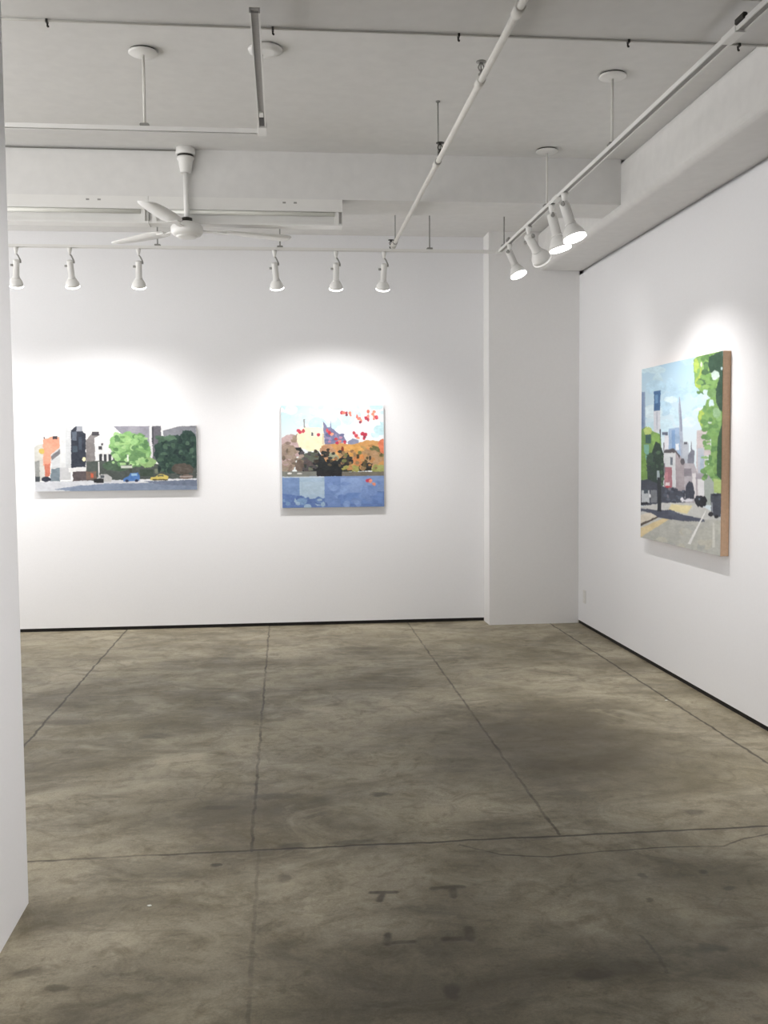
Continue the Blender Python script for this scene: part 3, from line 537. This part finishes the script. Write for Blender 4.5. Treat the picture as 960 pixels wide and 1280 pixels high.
BK = [  # pixel column on the back track, target x, power factor, label
    (20, -2.35, .5, 'back track spotlight at the far left, half behind the partition edge'),
    (87, -1.6, 1.2, 'second spotlight from the left on the back track'),
    (173, -1.25, .75, 'back track spotlight left of the fan hub, third from the left'),
    (343, 0.15, .5, 'back track spotlight under the right fan blade tip'),
    (420, .44, 1.45, 'back track spotlight in the middle of the right-hand three'),
    (480, .75, .5, 'rightmost spotlight on the back track, below the pipe end')]
for u, tx, e, lab in BK:
    p = at(u, 313, Y=DT); spotlight(p.x, DT, (tx, DB, .85), lab, 1.0, 'lens', SPOT_W*e, 'spotlights on the back track', drop=.105)
def yt(u, v): return at(u, v, X=XT).y
RTK = [((706, 240), (2.6, 5.2, -.5), 'lens', 1.25, 1.3, 'nearest spotlight on the right track, brightly lit face'),
       ((690, 253), (2.6, 6.0, -.4), 'lens', .5, 1.3, 'right track spotlight half hidden behind the nearest one'),
       ((661, 280), (2.6, 7.5, 2.0), 'lensdim', .08, 1.3, 'right track spotlight with a dim face turned away, third from the viewer'),
       ((637, 303), (2.6, 6.6, .4), 'lens', .4, 1.15, 'farthest spotlight on the right track, small bright face')]
for (u, v), tg, li, e, sc_, lab in RTK:
    spotlight(XT, yt(u, v), tg, lab, sc_, li, SPOT_W*e, 'spotlights on the right track', drop=.055, q=.8, aim=(2.6, 5.85, .7) if 'near' in lab else None)

# ------------------------------------------------------------------ ceiling fan
fc = at(231, 183, Z=ZC); FX, FY = fc.x, fc.y+.03
fan = thing('ceiling_fan', 'white three-bladed ceiling fan hanging in front of the far beam', 'ceiling fan', (FX, FY, ZC))
MB().lathe([(.058, -.045), (.06, -.03), (.058, 0)], (FX, FY, ZC), n=32).build('ceiling_mount', M['white'], fan)
MB().lathe([(.05, -.058), (.05, -.045)], (FX, FY, ZC), n=32).build('mount_gap', M['dark'], fan)
MB().lathe([(.028, -.155), (.034, -.15), (.046, -.08), (.053, -.072), (.053, -.058)], (FX, FY, ZC), n=32).build('canopy_cup', M['white'], fan)
ZM = at(232, 287, Y=FY).z
MB().tube((FX, FY, ZM+.05), (FX, FY, ZC-.15), .017).build('down_rod', M['white'], fan)
MB().lathe([(.02, .075), (.035, .07), (.035, .05), (.05, .045)], (FX, FY, ZM), n=32).build('rod_collar', M['dark'], fan)
hub = MB().lathe([(.06, -.042), (.085, -.036), (.098, -.022), (.1, -.008), (.1, .012), (.085, .032), (.05, .046), (.02, .05)], (FX, FY, ZM), n=48).build('motor_housing', M['white'], fan)
MB().lathe([(.03, -.052), (.058, -.05), (.066, -.044), (.066, -.038)], (FX, FY, ZM), n=48).build('bottom_cap', M['white'], hub)
for ang in (21, 138, 256):
    a = math.radians(ang); R = Matrix.Rotation(a, 4, 'Z'); pit = Matrix.Rotation(math.radians(3), 4, 'X')
    bm = bmesh.new(); prev = None; faces = []
    for x, w_, pa in [(.19, .036, 3), (.24, .056, 3), (.30, .062, 3), (.38, .065, 2), (.46, .065, 0), (.53, .065, -2), (.59, .064, -4), (.64, .061, -6), (.672, .052, -7), (.69, .034, -7)]:
        Pt = R @ Matrix.Rotation(math.radians(pa), 4, 'X')
        row = [bm.verts.new((Pt @ Vector((x, y*w_, 0)))+Vector((FX, FY, ZM+.002))) for y in (-1, 0, 1)]
        if prev:
            for q in (0, 1): faces.append(bm.faces.new((prev[q], row[q], row[q+1], prev[q+1])))
        prev = row
    for fc_ in faces: fc_.smooth = True
    e = bmesh.ops.extrude_face_region(bm, geom=faces)
    bmesh.ops.translate(bm, verts=[v for v in e['geom'] if isinstance(v, bmesh.types.BMVert)], vec=(0, 0, .006))
    mb = MB(); mb.bm.free(); mb.bm = bm; bl = mb.build('blade', M['white'], fan)
    ir = MB(); Mi = Matrix.Translation((FX, FY, ZM)) @ R
    ir.box((.09, -.014, -.004), (.22, .014, .003), Mi); ir.box((.19, -.03, -.006), (.25, .03, .001), Mi @ pit); ir.build('blade_iron', M['white'], bl)

# conduit that feeds the fan, in the corner of ceiling and beam
mb = MB(); mb.tube((-4.9, B1-.008, ZC-.010), (FX-.04, B1-.008, ZC-.010), .0045); mb.tube((FX-.04, B1-.008, ZC-.010), (FX-.03, FY, ZC-.010), .0045)
tag(mb.build('electrical_conduit', M['grey']), 'thin conduit running left from the ceiling fan mount along the beam', 'conduit')

# ------------------------------------------------------------------ fluorescent strip under the beam
FY0 = B1-.002; xr = at(428, 270, Y=FY0).x; zt2 = ZB; zl = at(428, 282, Y=FY0).z
def strip(x0, x1, label, endplate):
    t = thing('fluorescent_fixture', label, 'ceiling light', ((x0+x1)/2, FY0+.05, ZB), 'unlit fluorescent strips under the far beam')
    zm = zt2-.078
    MB().box((x0, FY0-.001, zm), (x1, FY0+.11, zt2), None, .002).build('housing', M['white'], t)
    MB().box((x0, FY0+.03, zl+.004), (x1, FY0+.11, zm), None, .001).build('reflector', M['white'], t)
    MB().box((x0, FY0+.002, zl-.002), (x1, FY0+.11, zl+.012), None, .001).build('bottom_lip', M['white'], t)
    MB().tube((x0+.05, FY0+.008, zm-.014), (x1-.05, FY0+.008, zm-.014), .013, n=20).build('tube', M['tube'], t)
    for x in (x0+.035, x1-.035):
        MB().box((x-.014, FY0+.004, zl+.004), (x+.014, FY0+.04, zm), None, .002).build('lamp_holder', M['white'], t)
    MB().box((x1-.003, FY0-.002, zl-.005), (x1, FY0+.111, zt2-.001)).build('end_plate', M['white'], t)
    for q in (.29, .36): MB().box((x1-q-.02, FY0-.002, zt2-.03), (x1-q, FY0, zt2-.02)).build('knockout', M['grey'], t)
    return t
strip(xr-1.22, xr, 'unlit fluorescent strip light ending right of the fan, under the beam', True)
strip(xr-2.44, xr-1.221, 'unlit fluorescent strip light left of the fan, under the beam', False)
strip(xr-3.66, xr-2.441, 'unlit fluorescent strip light reaching behind the partition, under the beam', False)

# ------------------------------------------------------------------ sprinkler pipe along the depth
XQ, ZQ = .865, 3.135
t = thing('sprinkler_pipe', 'white painted pipe running away from the viewer below the ceiling', 'pipe', (XQ, 5, ZQ))
yq = 7.64
MB().tube((XQ, -1.5, ZQ), (XQ, yq, ZQ), .0145, n=20).build('pipe', M['pipe'], t)
for u, v in ((648, 12), (600, 100), (546, 182), (493, 300)):
    y = at(u, v, X=XQ).y
    MB().lathe([(.015, -.035), (.020, -.034), (.020, .034), (.015, .035)], (XQ, y, ZQ), (0, 1, 0), 20).build('coupling', M['pipe'], t)
MB().lathe([(.017, 0), (.023, .002), (.023, .03), (.015, .04)], (XQ, yq-.005, ZQ), (0, 1, 0), 20).build('end_cap', M['pipe'], t)
def sprinkler(u, v, dark):
    y = at(u, v, X=XQ-.005).y; mt = M['dark'] if dark else M['grey']
    s = MB().lathe([(.013, 0), (.013, .014), (.007, .018), (.006, .03)], (XQ, y, ZQ+.014), n=16).build('sprinkler_head', mt, t)
    f = MB(); z = ZQ+.04
    for k in (-1, 1): f.path([(XQ+k*.006, y, z), (XQ+k*.013, y, z+.014), (XQ+k*.003, y, z+.034)], .003, 8)
    f.tube((XQ, y, z-.002), (XQ, y, z+.036), .0025); f.build('yoke', mt, s)
    MB().lathe([(.006, 0), (.022, .002), (.022, .005), (.004, .006)], (XQ, y, z+.034), n=24).build('deflector', mt, s)
sprinkler(549, 183, True)
sprinkler(600, 98, False)
sprinkler(488, 310, True)
for i, (u, v) in enumerate(((552, 172), (494, 290))):
    y = at(u, v, X=XQ).y+(.12 if i == 0 else 0)
    y = min(y, yq-.1)
    if B1-.02 < y < B2+.02: y = B1-.05
    s = MB().tube((XQ, y, ZQ+.018), (XQ, y, ZC), .004).build('hanger_rod', M['grey'], t)
    MB().lathe([(.0148, -.01), (.018, -.01), (.018, .01), (.0148, .01)], (XQ, y, ZQ), (0, 1, 0), 20).build('ring', M['grey'], s)
    MB().lathe([(.012, -.006), (.012, 0)], (XQ, y, ZC), n=16).build('ceiling_flange', M['grey'], s)

# thin cable along the near beam with clips
zc2 = ZB-.006
cab = thing('ceiling_cable', 'thin cable along the far edge of the near beam, with small dark clips', 'cable', (0, C2-.01, zc2))
MB().tube((-4.9, C2-.008, zc2+.001), (XS, C2-.008, zc2+.001), .004).build('cable', M['pipe'], cab)
for u, v in ((59, 27), (341, 41), (573, 46), (785, 51), (923, 52)):
    x = at(u, v, Y=C2).x
    mb = MB(); mb.box((x-.004, C2-.016, zc2-.006), (x+.004, C2+.004, zc2+.006)); mb.box((x-.003, C2+.001, zc2-.016), (x+.003, C2+.004, zc2+.004)); mb.box((x-.001, C2-.001, zc2-.019), (x+.006, C2+.004, zc2-.013))
    mb.build('cable_clip', M['dark'], cab)

# ------------------------------------------------------------------ wall outlet, floor crumbs
p = at(731, 746, X=W)
t = thing('wall_outlet', 'white blank outlet plate low on the right wall near the corner', 'outlet', (W, p.y, p.z))
MB().box((W-.006, p.y-.036, p.z-.058), (W+.001, p.y+.036, p.z+.058), None, .003).build('cover_plate', M['plastic'], t)
for dz in (-.022, .022): MB().box((W-.0085, p.y-.016, p.z+dz-.014), (W-.004, p.y+.016, p.z+dz+.014), None, .002).build('socket', M['white'], t)
for (u, v, r, lab) in ((187, 1133, .006, 'tiny white paint crumb on the concrete floor at lower left'), (833, 876, .006, 'tiny white paint crumb on the floor beside the right wall joint')):
    p = at(u, v, Z=0); mb = MB(); g = bmesh.ops.create_icosphere(mb.bm, subdivisions=2, radius=r)
    rn = random.Random(u)
    for vv in g['verts']: vv.co = Vector((vv.co.x*1.3, vv.co.y, vv.co.z*.5))*rn.uniform(.85, 1.15)
    o = mb.build('paint_crumb', M['tube']); zmin = min(v_.co.z for v_ in o.data.vertices); o.location = (p.x, p.y, -zmin); tag(o, lab, 'crumb')
